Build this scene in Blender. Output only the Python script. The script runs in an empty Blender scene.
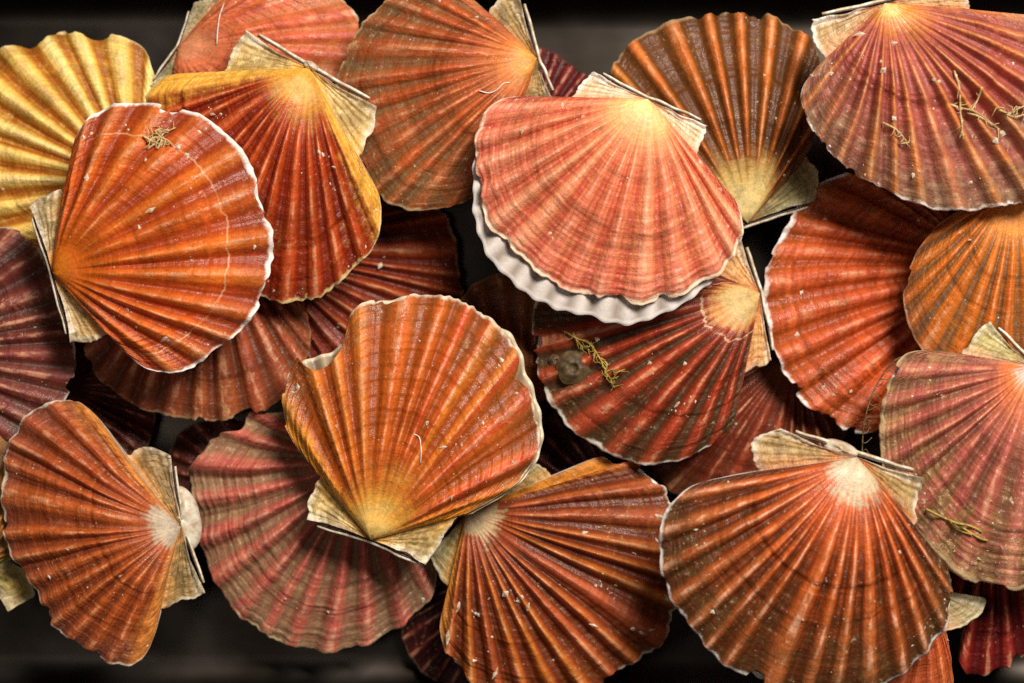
import bpy, math, random
import numpy as np
from mathutils import Matrix, Vector

# ------------------------------------------------------------------ camera, world, light, exposure
K = 0.00046                    # metres per photo pixel at the reference height
ZREF = 0.05                    # reference height (m)
HC = 1.15                      # camera height (m)
FPX = (HC - ZREF) / K          # focal length in pixels
sc = bpy.context.scene
cam_d = bpy.data.cameras.new('camera')
cam = bpy.data.objects.new('camera', cam_d)
sc.collection.objects.link(cam)
cam.location = (0, 0, HC)
cam_d.sensor_width = 36
cam_d.lens = 36 * FPX / 1024
cam_d.clip_start = 0.05
cam_d.clip_end = 20
cam_d.dof.use_dof = True
cam_d.dof.focus_distance = HC - 0.078
cam_d.dof.aperture_fstop = 4.5
sc.camera = cam

world = bpy.data.worlds.new('World')
sc.world = world
world.use_nodes = True
wb = world.node_tree.nodes['Background']
wb.inputs['Color'].default_value = (1.0, 0.88, 0.76, 1)
wb.inputs['Strength'].default_value = 0.042


def area(name, loc, target, size, size_y, power, col):
    d = bpy.data.lights.new(name, 'AREA')
    d.shape = 'RECTANGLE'
    d.size, d.size_y, d.energy, d.color = size, size_y, power, col
    o = bpy.data.objects.new(name, d)
    sc.collection.objects.link(o)
    o.location = loc
    o.rotation_euler = (Vector(target) - Vector(loc)).to_track_quat('-Z', 'Y').to_euler()
    return o


area('window_light', (0.46, 0.70, 1.33), (0, 0, 0.05), 0.58, 0.42, 33.5, (1.0, 0.95, 0.88))
area('overhead_light', (-0.35, -0.05, 1.30), (0, 0, 0.05), 0.20, 0.20, 0.9, (1.0, 0.95, 0.90))

vs = sc.view_settings
vs.view_transform = 'Standard'
vs.look = 'None'
vs.exposure = 0.0
vs.gamma = 1.0
vs.use_curve_mapping = False
sc.cycles.max_bounces = 4
sc.cycles.use_denoising = False

# ------------------------------------------------------------------ helpers
rng = np.random.RandomState(7)
TAB = rng.rand(256, 256)


def sm(a, b, x):
    t = np.clip((np.asarray(x, float) - a) / (b - a), 0, 1)
    return t * t * (3 - 2 * t)


def vnoise(x, y, seed=0):
    x = np.asarray(x, float) + seed * 17.31
    y = np.asarray(y, float) + seed * 9.77
    xi, yi = np.floor(x).astype(int), np.floor(y).astype(int)
    fx, fy = x - xi, y - yi
    fx, fy = fx * fx * (3 - 2 * fx), fy * fy * (3 - 2 * fy)
    g = lambda a, b: TAB[a % 256, b % 256]
    return (g(xi, yi) * (1 - fx) + g(xi + 1, yi) * fx) * (1 - fy) + (g(xi, yi + 1) * (1 - fx) + g(xi + 1, yi + 1) * fx) * fy


def lin(c):
    def f(v):
        v /= 255.0
        return v / 12.92 if v <= 0.04045 else ((v + 0.055) / 1.055) ** 2.4
    return (f(c[0]), f(c[1]), f(c[2]), 1.0)


def ray_dir(u, v):
    return np.array([(u - 512.0) / FPX, -(v - 341.5) / FPX, -1.0])


def catmull(P, k=14):
    P = np.array(P, float)
    Q = np.vstack([2 * P[0] - P[1], P, 2 * P[-1] - P[-2]])
    out = []
    for i in range(1, len(Q) - 2):
        p0, p1, p2, p3 = Q[i - 1], Q[i], Q[i + 1], Q[i + 2]
        for j in range(k):
            t = j / k
            out.append(0.5 * (2 * p1 + (p2 - p0) * t + (2 * p0 - 5 * p1 + 4 * p2 - p3) * t * t + (3 * p1 - p0 - 3 * p2 + p3) * t ** 3))
    out.append(P[-1])
    return np.array(out)


def resample(P, n, wang=0.5):
    """P: polyline relative to the fan centre; n points, spacing mixes arc length and angle."""
    d = np.hypot(*np.diff(P, axis=0).T)
    a = np.concatenate([[0], np.cumsum(d)])
    a /= a[-1]
    th = np.unwrap(np.arctan2(P[:, 1], P[:, 0]))
    th = (th - th[0]) * np.sign(th[-1] - th[0])
    th = np.maximum.accumulate(th)
    th = th / th[-1]
    s = (1 - wang) * a + wang * th
    s += np.linspace(0, 1e-6, len(s))
    s = (s - s[0]) / (s[-1] - s[0])
    q = np.linspace(0, 1, n)
    return np.stack([np.interp(q, s, P[:, 0]), np.interp(q, s, P[:, 1])], 1)


def link(o, parent=None):
    sc.collection.objects.link(o)
    if parent is not None:
        o.parent = parent
    return o


def grid_mesh(name, X, Y, Z, attrs, mat, parent, flip=False, smooth=True):
    """X,Y,Z: (rows, cols) arrays in pixels -> one mesh object in metres."""
    nr, nc = X.shape
    co = np.stack([X, Y, Z], -1).reshape(-1, 3) * K
    i = np.arange(nr - 1)[:, None] * nc + np.arange(nc - 1)[None, :]
    q = np.stack([i, i + 1, i + nc + 1, i + nc], -1).reshape(-1, 4)
    if flip:
        q = q[:, ::-1]
    me = bpy.data.meshes.new(name)
    me.vertices.add(len(co))
    me.vertices.foreach_set('co', co.ravel().astype(np.float32))
    me.loops.add(q.size)
    me.loops.foreach_set('vertex_index', q.ravel().astype(np.int32))
    me.polygons.add(len(q))
    me.polygons.foreach_set('loop_start', (np.arange(len(q)) * 4).astype(np.int32))
    me.polygons.foreach_set('loop_total', np.full(len(q), 4, np.int32))
    me.polygons.foreach_set('use_smooth', np.full(len(q), smooth, bool))
    me.update(calc_edges=True)
    for k, v in attrs.items():
        at = me.attributes.new(k, 'FLOAT', 'POINT')
        at.data.foreach_set('value', np.broadcast_to(v, X.shape).ravel().astype(np.float32))
    me.materials.append(mat)
    return link(bpy.data.objects.new(name, me), parent)


def tube_verts(path, rad, sides=6):
    path = np.array(path, float)
    rad = np.broadcast_to(np.array(rad, float), (len(path),))
    tan = np.gradient(path, axis=0)
    tan /= np.linalg.norm(tan, axis=1)[:, None] + 1e-9
    up = np.array([0.13, 0.21, 1.0])
    a = np.cross(tan, up)
    a /= np.linalg.norm(a, axis=1)[:, None] + 1e-9
    b = np.cross(tan, a)
    ang = np.linspace(0, 2 * np.pi, sides, endpoint=False)
    V = path[:, None] + rad[:, None, None] * (np.cos(ang)[None, :, None] * a[:, None] + np.sin(ang)[None, :, None] * b[:, None])
    F = []
    n = len(path)
    for r in range(n - 1):
        for s in range(sides):
            F.append((r * sides + s, r * sides + (s + 1) % sides, (r + 1) * sides + (s + 1) % sides, (r + 1) * sides + s))
    F.append(tuple(range(sides))[::-1])
    F.append(tuple((n - 1) * sides + s for s in range(sides)))
    return V.reshape(-1, 3), F


def poly_mesh(name, parts, mat, parent, smooth=True):
    V, F, o = [], [], 0
    for v, f in parts:
        V.append(np.array(v))
        F += [tuple(i + o for i in q) for q in f]
        o += len(v)
    me = bpy.data.meshes.new(name)
    me.from_pydata((np.vstack(V) * K).tolist(), [], F)
    me.polygons.foreach_set('use_smooth', np.full(len(me.polygons), smooth, bool))
    me.materials.append(mat)
    return link(bpy.data.objects.new(name, me), parent)


# ------------------------------------------------------------------ node shorthand
class NB:
    def __init__(self, name):
        self.m = bpy.data.materials.new(name)
        self.m.use_nodes = True
        self.t = self.m.node_tree
        self.b = self.t.nodes['Principled BSDF']
        self._tc = None

    def n(self, typ, **kw):
        x = self.t.nodes.new(typ)
        for k, v in kw.items():
            setattr(x, k, v)
        return x

    def put(self, sock, v):
        if v is None:
            return
        if isinstance(v, bpy.types.NodeSocket):
            self.t.links.new(v, sock)
        else:
            sock.default_value = v

    def attr(self, name):
        return self.n('ShaderNodeAttribute', attribute_name=name).outputs['Fac']

    def obj(self):
        if self._tc is None:
            self._tc = self.n('ShaderNodeTexCoord').outputs['Object']
        return self._tc

    def ma(self, op, a, b=None, c=None, clamp=False):
        x = self.n('ShaderNodeMath', operation=op, use_clamp=clamp)
        for i, v in enumerate((a, b, c)):
            self.put(x.inputs[i], v)
        return x.outputs[0]

    def ss(self, a, b, x):
        r = self.n('ShaderNodeMapRange', interpolation_type='SMOOTHSTEP')
        self.put(r.inputs['Value'], x)
        r.inputs['From Min'].default_value = a
        r.inputs['From Max'].default_value = b
        return r.outputs[0]

    def mix(self, f, a, b, blend='MIX'):
        x = self.n('ShaderNodeMix', data_type='RGBA', blend_type=blend)
        self.put(x.inputs[0], f)
        self.put(x.inputs[6], a)
        self.put(x.inputs[7], b)
        return x.outputs[2]

    def vec(self, x, y, z=0.0):
        c = self.n('ShaderNodeCombineXYZ')
        for i, v in enumerate((x, y, z)):
            self.put(c.inputs[i], v)
        return c.outputs[0]

    def noise(self, v, scale, detail=2.0, rough=0.5, dist=0.0):
        x = self.n('ShaderNodeTexNoise')
        self.put(x.inputs['Vector'], v)
        x.inputs['Scale'].default_value = scale
        x.inputs['Detail'].default_value = detail
        x.inputs['Roughness'].default_value = rough
        x.inputs['Distortion'].default_value = dist
        return x.outputs['Fac']

    def ramp(self, f, stops):
        x = self.n('ShaderNodeValToRGB')
        e = x.color_ramp.elements
        while len(e) < len(stops):
            e.new(0.5)
        for i, (p, c) in enumerate(stops):
            e[i].position = p
            e[i].color = c
        self.put(x.inputs[0], f)
        return x.outputs[0]

    def val(self, col, f):
        """multiply a colour by a scalar socket"""
        x = self.n('ShaderNodeVectorMath', operation='SCALE')
        self.put(x.inputs[0], col)
        self.put(x.inputs['Scale'], f)
        return x.outputs[0]


def shell_mat(name, P, seed):
    N = NB(name)
    rad, rib, acr = N.attr('rad'), N.attr('rib'), N.attr('across')
    ob = N.vec(0, 0, 0)
    mp = N.n('ShaderNodeVectorMath', operation='ADD')
    N.put(mp.inputs[0], N.obj())
    mp.inputs[1].default_value = (seed * 0.731, seed * 0.377, seed * 0.13)
    ob = mp.outputs[0]
    nrib = P['n']
    big = N.noise(ob, 45, 3, 0.55)
    med = N.noise(ob, 160, 4, 0.6, 0.4)
    fine = N.noise(ob, 900, 2, 0.6)
    gran = N.noise(ob, 420, 3, 0.7)
    a_n = N.ma('MULTIPLY', acr, float(nrib))
    streak = N.noise(N.vec(N.ma('MULTIPLY', acr, nrib * 7.0), N.ma('MULTIPLY', rad, 2.2), seed * 3.3), 1.0, 3, 0.6)
    ringw = N.ma('ADD', N.ma('MULTIPLY', rad, P.get('ringf', 62.0)), N.ma('MULTIPLY', big, 2.0))
    rings = N.noise(N.vec(N.ma('MULTIPLY', acr, nrib * 0.35), ringw, seed * 1.7), 1.0, 2, 0.55)
    rings2 = N.noise(N.vec(N.ma('MULTIPLY', acr, nrib * 0.15), N.ma('ADD', N.ma('MULTIPLY', rad, 9.0), N.ma('MULTIPLY', big, 1.2)), seed * 2.9), 1.0, 2, 0.5)
    # radial colour
    r2 = N.ma('ADD', rad, N.ma('MULTIPLY', N.ma('SUBTRACT', med, 0.5), 0.22))
    r2 = N.ma('ADD', r2, N.ma('MULTIPLY', N.ma('SUBTRACT', streak, 0.5), 0.06))
    r2 = N.ma('ADD', r2, N.ma('MULTIPLY', N.ma('SUBTRACT', rib, 0.45), 0.035))
    r2 = N.ma('ADD', r2, N.ma('MULTIPLY', N.ma('SUBTRACT', big, 0.5), 0.22))
    u0 = P.get('u0', 0.16)
    u1 = P.get('u1', 0.36)
    base = N.ramp(r2, [(max(0.0, u0 - 0.05), lin(P['beak'])), (u0 + 0.03, lin(P['umbo'])), (u1, lin(P['mid'])), (P.get('u2', 0.78), lin(P['mid'])), (0.97, lin(P['outer']))])
    # crests, each rib a little different
    wn = N.n('ShaderNodeTexWhiteNoise', noise_dimensions='1D')
    N.put(wn.inputs['W'], N.ma('ADD', N.ma('FLOOR', a_n), seed * 5.1))
    ribc = N.mix(N.ss(0.3, 0.75, wn.outputs['Value']), lin(P['rib']), lin(P.get('rib2', P['rib'])))
    on = N.ss(u0 + 0.02, u1 + 0.14, rad)
    col = N.mix(N.ma('MULTIPLY', N.ma('MULTIPLY', N.ss(0.35, 0.9, rib), on), P.get('ribmix', 0.7)), base, ribc)
    fur = N.ma('MULTIPLY', N.ma('SUBTRACT', 1.0, N.ss(0.08, 0.62, rib)), N.ss(u0, P.get('f1', 0.55), rad))
    fur = N.ma('MULTIPLY', fur, N.ma('MULTIPLY', P.get('furmix', 0.7), N.ss(0.28, 0.56, N.ma('ADD', N.ma('MULTIPLY', streak, 0.5), N.ma('MULTIPLY', med, 0.5)))))
    col = N.mix(fur, col, lin(P['furrow']))
    # rubbed crests
    wear = N.ma('MULTIPLY', N.ma('MULTIPLY', N.ss(0.80, 0.97, rib), N.ss(0.46, 0.62, N.noise(N.vec(N.ma('MULTIPLY', acr, nrib * 3.0), N.ma('MULTIPLY', rad, 9.0), seed * 0.7), 1.0, 2))), N.ss(u0, u0 + 0.2, rad))
    col = N.mix(N.ma('MULTIPLY', wear, P.get('wear', 0.45)), col, lin(P.get('wearc', (240, 184, 140))))
    # smooth sides
    sd = N.ma('ABSOLUTE', N.ma('SUBTRACT', N.ma('MULTIPLY', acr, 2.0), 1.0))
    sd = N.ma('ADD', sd, N.ma('MULTIPLY', N.ma('SUBTRACT', med, 0.5), 0.22))
    sidew = P.get('sidew', 0.86)
    col = N.mix(N.ma('MULTIPLY', N.ss(sidew, sidew + 0.16, sd), P.get('sidemix', 0.8)), col, lin(P['side']))
    # grime held in the outer half, mostly between ribs
    gm = N.ma('MULTIPLY', N.ss(P.get('g0', 0.50), P.get('g0', 0.50) + 0.16, N.ma('ADD', N.ma('MULTIPLY', med, 0.6), N.ma('MULTIPLY', big, 0.4))), N.ss(P.get('gr0', 0.35), P.get('gr1', 0.85), rad))
    gm = N.ma('MULTIPLY', gm, N.ma('SUBTRACT', P.get('grime_amt', 0.6), N.ma('MULTIPLY', rib, 0.25)), clamp=True)
    col = N.mix(gm, col, lin(P['grime']))
    # crust: pale granular patches
    cr = N.ma('MULTIPLY', N.ss(0.56, 0.68, gran), N.ma('MULTIPLY', N.ss(0.45, 0.62, big), N.ss(0.3, 0.8, rad)))
    col = N.mix(N.ma('MULTIPLY', cr, P.get('crust', 0.35)), col, lin(P.get('crustc', (205, 185, 150))))
    # value variation
    v = N.ma('ADD', N.ma('MULTIPLY', rings, P.get('ringv', 0.34)), N.ma('MULTIPLY', streak, 0.55))
    v = N.ma('ADD', v, N.ma('MULTIPLY', fine, 0.60))
    v = N.ma('ADD', v, N.ma('MULTIPLY', gran, 0.45))
    v = N.ma('ADD', v, N.ma('MULTIPLY', rings2, 0.75))
    v = N.ma('ADD', v, 1.0 - 0.5 * (P.get('ringv', 0.34) + 0.55 + 0.60 + 0.75 + 0.45))
    v = N.ma('ADD', v, N.ma('MULTIPLY', N.ma('SUBTRACT', med, 0.5), P.get('medv', 0.9)))
    col = N.val(col, v)
    gmn = N.n('ShaderNodeGamma')
    N.put(gmn.inputs[0], col)
    gmn.inputs[1].default_value = P.get('gam', 1.20)
    hs = N.n('ShaderNodeHueSaturation')
    hs.inputs['Saturation'].default_value = P.get('sat', 0.99)
    N.put(hs.inputs['Color'], gmn.outputs[0])
    col = hs.outputs[0]
    # pale growth lines
    for (g, w, gc, amt) in P.get('glines', []):
        wob = N.noise(N.vec(N.ma('MULTIPLY', acr, nrib * 1.1), seed * 1.1 + g * 7, 0.0), 1.0, 3, 0.6)
        d = N.ma('ABSOLUTE', N.ma('SUBTRACT', rad, N.ma('ADD', g - 0.045, N.ma('MULTIPLY', wob, 0.09))))
        k = N.ma('MULTIPLY', N.ma('SUBTRACT', 1.0, N.ss(w * 0.4, w, d)), N.ss(0.38, 0.55, N.noise(N.vec(N.ma('MULTIPLY', acr, 6.0), g * 5, seed), 1.0, 2)))
        col = N.mix(N.ma('MULTIPLY', k, amt), col, lin(gc))
    # tiny pale specks
    vo = N.n('ShaderNodeTexVoronoi')
    N.put(vo.inputs['Vector'], ob)
    vo.inputs['Scale'].default_value = 330
    sp = N.ma('MULTIPLY', N.ma('SUBTRACT', 1.0, N.ss(0.05, 0.17, vo.outputs['Distance'])), N.ss(0.54, 0.64, N.noise(ob, 210, 1)))
    col = N.mix(N.ma('MULTIPLY', sp, P.get('speck', 0.6)), col, lin((235, 215, 190)))
    # worn rim
    rw = P.get('rimw', 0.982)
    rm = N.ss(rw, rw + 0.02, N.ma('ADD', rad, N.ma('ADD', N.ma('MULTIPLY', N.ma('SUBTRACT', med, 0.5), 0.05), N.ma('MULTIPLY', N.ma('SUBTRACT', big, 0.5), 0.05))))
    col = N.mix(N.ma('MULTIPLY', rm, P.get('rimmix', 0.9)), col, lin(P['rim']))
    col = N.mix(N.ss(1.2, 1.6, rad), col, lin((225, 205, 190)))
    N.put(N.b.inputs['Base Color'], col)
    N.put(N.b.inputs['Roughness'], N.ma('ADD', P.get('rough', 0.34), N.ma('MULTIPLY', N.ma('ADD', med, fine), 0.14)))
    N.b.inputs['Specular IOR Level'].default_value = P.get('spec', 0.32)
    # relief
    h = N.ma('ADD', N.ma('MULTIPLY', rings, P.get('brings', 0.42)), N.ma('MULTIPLY', streak, 0.38))
    h = N.ma('ADD', h, N.ma('MULTIPLY', fine, 0.26))
    h = N.ma('ADD', h, N.ma('MULTIPLY', gran, 0.55))
    h = N.ma('MULTIPLY', h, N.ma('ADD', 0.3, N.ma('MULTIPLY', 0.7, N.ss(0.06, 0.28, rad))))
    bp = N.n('ShaderNodeBump')
    bp.inputs['Strength'].default_value = P.get('bump', 0.65)
    bp.inputs['Distance'].default_value = 0.0011
    N.put(bp.inputs['Height'], h)
    N.put(N.b.inputs['Normal'], bp.outputs[0])
    N.put(N.b.inputs['Coat Weight'], N.ma('MULTIPLY', N.ss(0.40, 0.62, big), P.get('coat', 0.20)))
    N.b.inputs['Coat Roughness'].default_value = 0.15
    N.put(N.b.inputs['Coat Normal'], bp.outputs[0])
    return N.m


def ear_mat(name, c1, c2, cedge, grime, seed, gamt, body):
    N = NB(name)
    rad, acr = N.attr('rad'), N.attr('across')
    mp = N.n('ShaderNodeVectorMath', operation='ADD')
    N.put(mp.inputs[0], N.obj())
    mp.inputs[1].default_value = (seed * 0.531, seed * 0.277, seed * 0.33)
    ob = mp.outputs[0]
    big = N.noise(ob, 60, 3, 0.6)
    med = N.noise(ob, 200, 3, 0.65, 0.5)
    fine = N.noise(ob, 850, 3, 0.65)
    ring = N.noise(N.vec(N.ma('MULTIPLY', acr, 1.6), N.ma('ADD', N.ma('MULTIPLY', rad, 22.0), N.ma('MULTIPLY', big, 5.0)), seed), 1.0, 3, 0.6)
    col = N.mix(N.ss(0.34, 0.66, N.ma('ADD', N.ma('MULTIPLY', ring, 0.40), N.ma('MULTIPLY', big, 0.60))), lin(c2), lin(c1))
    e = N.ma('MAXIMUM', N.ma('SUBTRACT', 1.0, N.ss(0.04, 0.30, N.ma('ADD', acr, N.ma('MULTIPLY', N.ma('SUBTRACT', med, 0.5), 0.30)))), N.ss(0.90, 0.985, N.ma('ADD', rad, N.ma('MULTIPLY', N.ma('SUBTRACT', med, 0.5), 0.12))))
    col = N.mix(N.ma('MULTIPLY', e, 0.75), col, lin(cedge))
    # the pigment of the disc runs over onto the ear
    tint = N.ss(0.45, 1.05, N.ma('ADD', acr, N.ma('MULTIPLY', N.ma('SUBTRACT', med, 0.5), 0.5)))
    tint = N.ma('MAXIMUM', tint, N.ma('SUBTRACT', 1.0, N.ss(0.05, 0.45, N.ma('ADD', rad, N.ma('MULTIPLY', N.ma('SUBTRACT', med, 0.5), 0.3)))))
    col = N.mix(N.ma('MULTIPLY', tint, 0.85), col, lin(body))
    gk = N.ss(0.45, 0.60, N.ma('ADD', N.ma('MULTIPLY', med, 0.45), N.ma('MULTIPLY', big, 0.55)))
    col = N.mix(N.ma('MULTIPLY', gk, gamt), col, lin(grime))
    col = N.val(col, N.ma('ADD', 0.56, N.ma('ADD', N.ma('MULTIPLY', fine, 0.45), N.ma('MULTIPLY', ring, 0.35))))
    N.put(N.b.inputs['Base Color'], col)
    N.put(N.b.inputs['Roughness'], N.ma('ADD', 0.30, N.ma('MULTIPLY', med, 0.3)))
    h = N.ma('ADD', N.ma('MULTIPLY', ring, 0.7), N.ma('ADD', N.ma('MULTIPLY', med, 0.6), N.ma('MULTIPLY', fine, 0.35)))
    bp = N.n('ShaderNodeBump')
    bp.inputs['Strength'].default_value = 0.8
    bp.inputs['Distance'].default_value = 0.0011
    N.put(bp.inputs['Height'], h)
    N.put(N.b.inputs['Normal'], bp.outputs[0])
    return N.m


def simple_mat(name, c1, c2, scale, rough, bump=0.4, dist=0.0006):
    N = NB(name)
    n1 = N.noise(N.obj(), scale, 4, 0.6)
    N.put(N.b.inputs['Base Color'], N.mix(N.ss(0.35, 0.65, n1), lin(c1), lin(c2)))
    N.b.inputs['Roughness'].default_value = rough
    bp = N.n('ShaderNodeBump')
    bp.inputs['Strength'].default_value = bump
    bp.inputs['Distance'].default_value = dist
    N.put(bp.inputs['Height'], n1)
    N.put(N.b.inputs['Normal'], bp.outputs[0])
    return N.m


def inner_mat(name, c_in, c_edge, seed):
    """lower valve: nacre inside, pale outside"""
    N = NB(name)
    rad, rib = N.attr('rad'), N.attr('rib')
    med = N.noise(N.obj(), 150, 4, 0.6)
    fine = N.noise(N.obj(), 800, 3, 0.6)
    col = N.mix(N.ss(0.45, 0.66, med), lin(c_in), lin([c * 0.93 for c in c_in]))
    col = N.mix(N.ma('MULTIPLY', N.ma('POWER', N.ma('SUBTRACT', 1.0, rib), 2.0), 0.85), col, lin((c_in[0] * 0.66, c_in[1] * 0.60, c_in[2] * 0.57)))  # pleat grooves: shading put into the colour so the pleats show
    vo = N.n('ShaderNodeTexVoronoi')
    N.put(vo.inputs['Vector'], N.obj())
    vo.inputs['Scale'].default_value = 190
    sp = N.ma('MULTIPLY', N.ma('SUBTRACT', 1.0, N.ss(0.10, 0.24, vo.outputs['Distance'])), N.ss(0.60, 0.64, N.noise(N.obj(), 120, 1)))
    col = N.mix(N.ma('MULTIPLY', sp, 0.8), col, lin((110, 92, 70)))
    col = N.mix(N.ss(0.975, 0.995, rad), col, lin(c_edge))
    col = N.val(col, N.ma('ADD', 0.88, N.ma('MULTIPLY', fine, 0.24)))
    N.put(N.b.inputs['Base Color'], col)
    N.b.inputs['Roughness'].default_value = 0.33
    bp = N.n('ShaderNodeBump')
    bp.inputs['Strength'].default_value = 0.35
    bp.inputs['Distance'].default_value = 0.0006
    N.put(bp.inputs['Height'], N.ma('ADD', med, N.ma('MULTIPLY', fine, 0.5)))
    N.put(N.b.inputs['Normal'], bp.outputs[0])
    return N.m


# ------------------------------------------------------------------ setting: dark steel tray
def make_tray():
    N = NB('dark steel')
    ob = N.obj()
    st = N.n('ShaderNodeMapping')
    st.inputs['Scale'].default_value = (20, 70, 60)
    N.put(st.inputs['Vector'], ob)
    brush = N.noise(st.outputs[0], 1.0, 3, 0.6)
    blot = N.noise(ob, 14, 3, 0.5)
    N.put(N.b.inputs['Base Color'], N.mix(N.ss(0.3, 0.7, blot), (0.018, 0.0135, 0.010, 1), (0.064, 0.052, 0.044, 1)))
    N.b.inputs['Metallic'].default_value = 1.0
    N.put(N.b.inputs['Roughness'], N.ma('ADD', 0.30, N.ma('MULTIPLY', N.ma('ADD', brush, blot), 0.10)))
    bp = N.n('ShaderNodeBump')
    bp.inputs['Strength'].default_value = 0.12
    bp.inputs['Distance'].default_value = 0.0006
    N.put(bp.inputs['Height'], brush)
    N.put(N.b.inputs['Normal'], bp.outputs[0])
    # rounded pan: profile swept round a rounded rectangle
    prof = [(0.0, 0.0), (0.6, 0.0), (0.9, 0.0)]
    hx, hy, rc = 0.335, 0.150, 0.05
    fil, wall = 0.022, 0.055
    pts = []
    for cx, cy, a0 in ((hx - rc, hy - rc, 0), (-(hx - rc), hy - rc, 90), (-(hx - rc), -(hy - rc), 180), (hx - rc, -(hy - rc), 270)):
        for k in range(13):
            a = math.radians(a0 + 90 * k / 12)
            pts.append((cx + rc * math.cos(a), cy + rc * math.sin(a), math.cos(a), math.sin(a)))
    pts.append(pts[0])
    P = np.array(pts)
    rows = []
    for f in (0.0, 0.35, 0.7, 0.92, 1.0):                      # floor
        rows.append((P[:, 0] * f, P[:, 1] * f, np.zeros(len(P))))
    for k in range(1, 13):                                     # fillet
        a = math.radians(76 * k / 12)
        o = fil * math.sin(a)
        rows.append((P[:, 0] + P[:, 2] * o, P[:, 1] + P[:, 3] * o, np.full(len(P), fil * (1 - math.cos(a)))))
    o1, z1 = fil * math.sin(math.radians(76)), fil * (1 - math.cos(math.radians(76)))
    o2, z2 = o1 + 0.010, z1 + wall
    for f in (0.5, 1.0):
        rows.append((P[:, 0] + P[:, 2] * (o1 + 0.010 * f), P[:, 1] + P[:, 3] * (o1 + 0.010 * f), np.full(len(P), z1 + wall * f)))
    for k in range(1, 9):                                      # rolled lip
        a = math.radians(180 * k / 8)
        o = o2 + 0.006 * (1 - math.cos(a))
        rows.append((P[:, 0] + P[:, 2] * o, P[:, 1] + P[:, 3] * o, np.full(len(P), z2 + 0.006 * math.sin(a))))
    X, Y, Z = (np.array([r[i] for r in rows]) / K for i in range(3))
    t = grid_mesh('tray', X, Y, Z, {}, N.m, None, flip=True)
    t['kind'] = 'structure'
    t['label'] = 'dark brushed steel tray under the heap of scallops'
    return t


make_tray()

# ------------------------------------------------------------------ shared small materials
M_lig = simple_mat('hinge ligament brown', (92, 64, 42), (40, 26, 18), 300, 0.5)
M_hinge = simple_mat('pale hinge edge', (238, 226, 205), (190, 165, 125), 260, 0.45)
M_grain = simple_mat('pale sand', (232, 218, 196), (176, 146, 108), 500, 0.5)
M_hyd = simple_mat('dried hydroid', (222, 196, 142), (180, 150, 92), 600, 0.6)
M_olive = simple_mat('olive seaweed', (190, 164, 72), (138, 114, 44), 500, 0.5)
M_worm = simple_mat('chalky worm tube', (245, 235, 220), (215, 200, 175), 500, 0.45)
M_barn = simple_mat('barnacle lime', (106, 84, 50), (68, 50, 30), 300, 0.6, 0.4)
M_lowout = simple_mat('cream lower valve', (230, 218, 196), (180, 152, 114), 170, 0.36, 0.5)
M_white_in = inner_mat('white nacre', (220, 207, 196), (238, 228, 218), 1)
M_cream_in = inner_mat('cream nacre', (176, 152, 120), (222, 204, 172), 3)
M_strand = simple_mat('dark seaweed strand', (120, 98, 56), (70, 54, 30), 500, 0.6)


# ------------------------------------------------------------------ one scallop
class Shell:
    pass


def plane_hit(S, u, v):
    d = ray_dir(u, v)
    o = np.array([0, 0, HC])
    t = np.dot(S.p0 - o, S.nv) / np.dot(d, S.nv)
    return o + t * d


def to_local(S, pts):
    out = []
    for (u, v) in pts:
        p = plane_hit(S, u, v) - S.origin
        out.append((np.dot(p, S.ex) / K, np.dot(p, S.ey) / K))
    return np.array(out)


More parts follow.
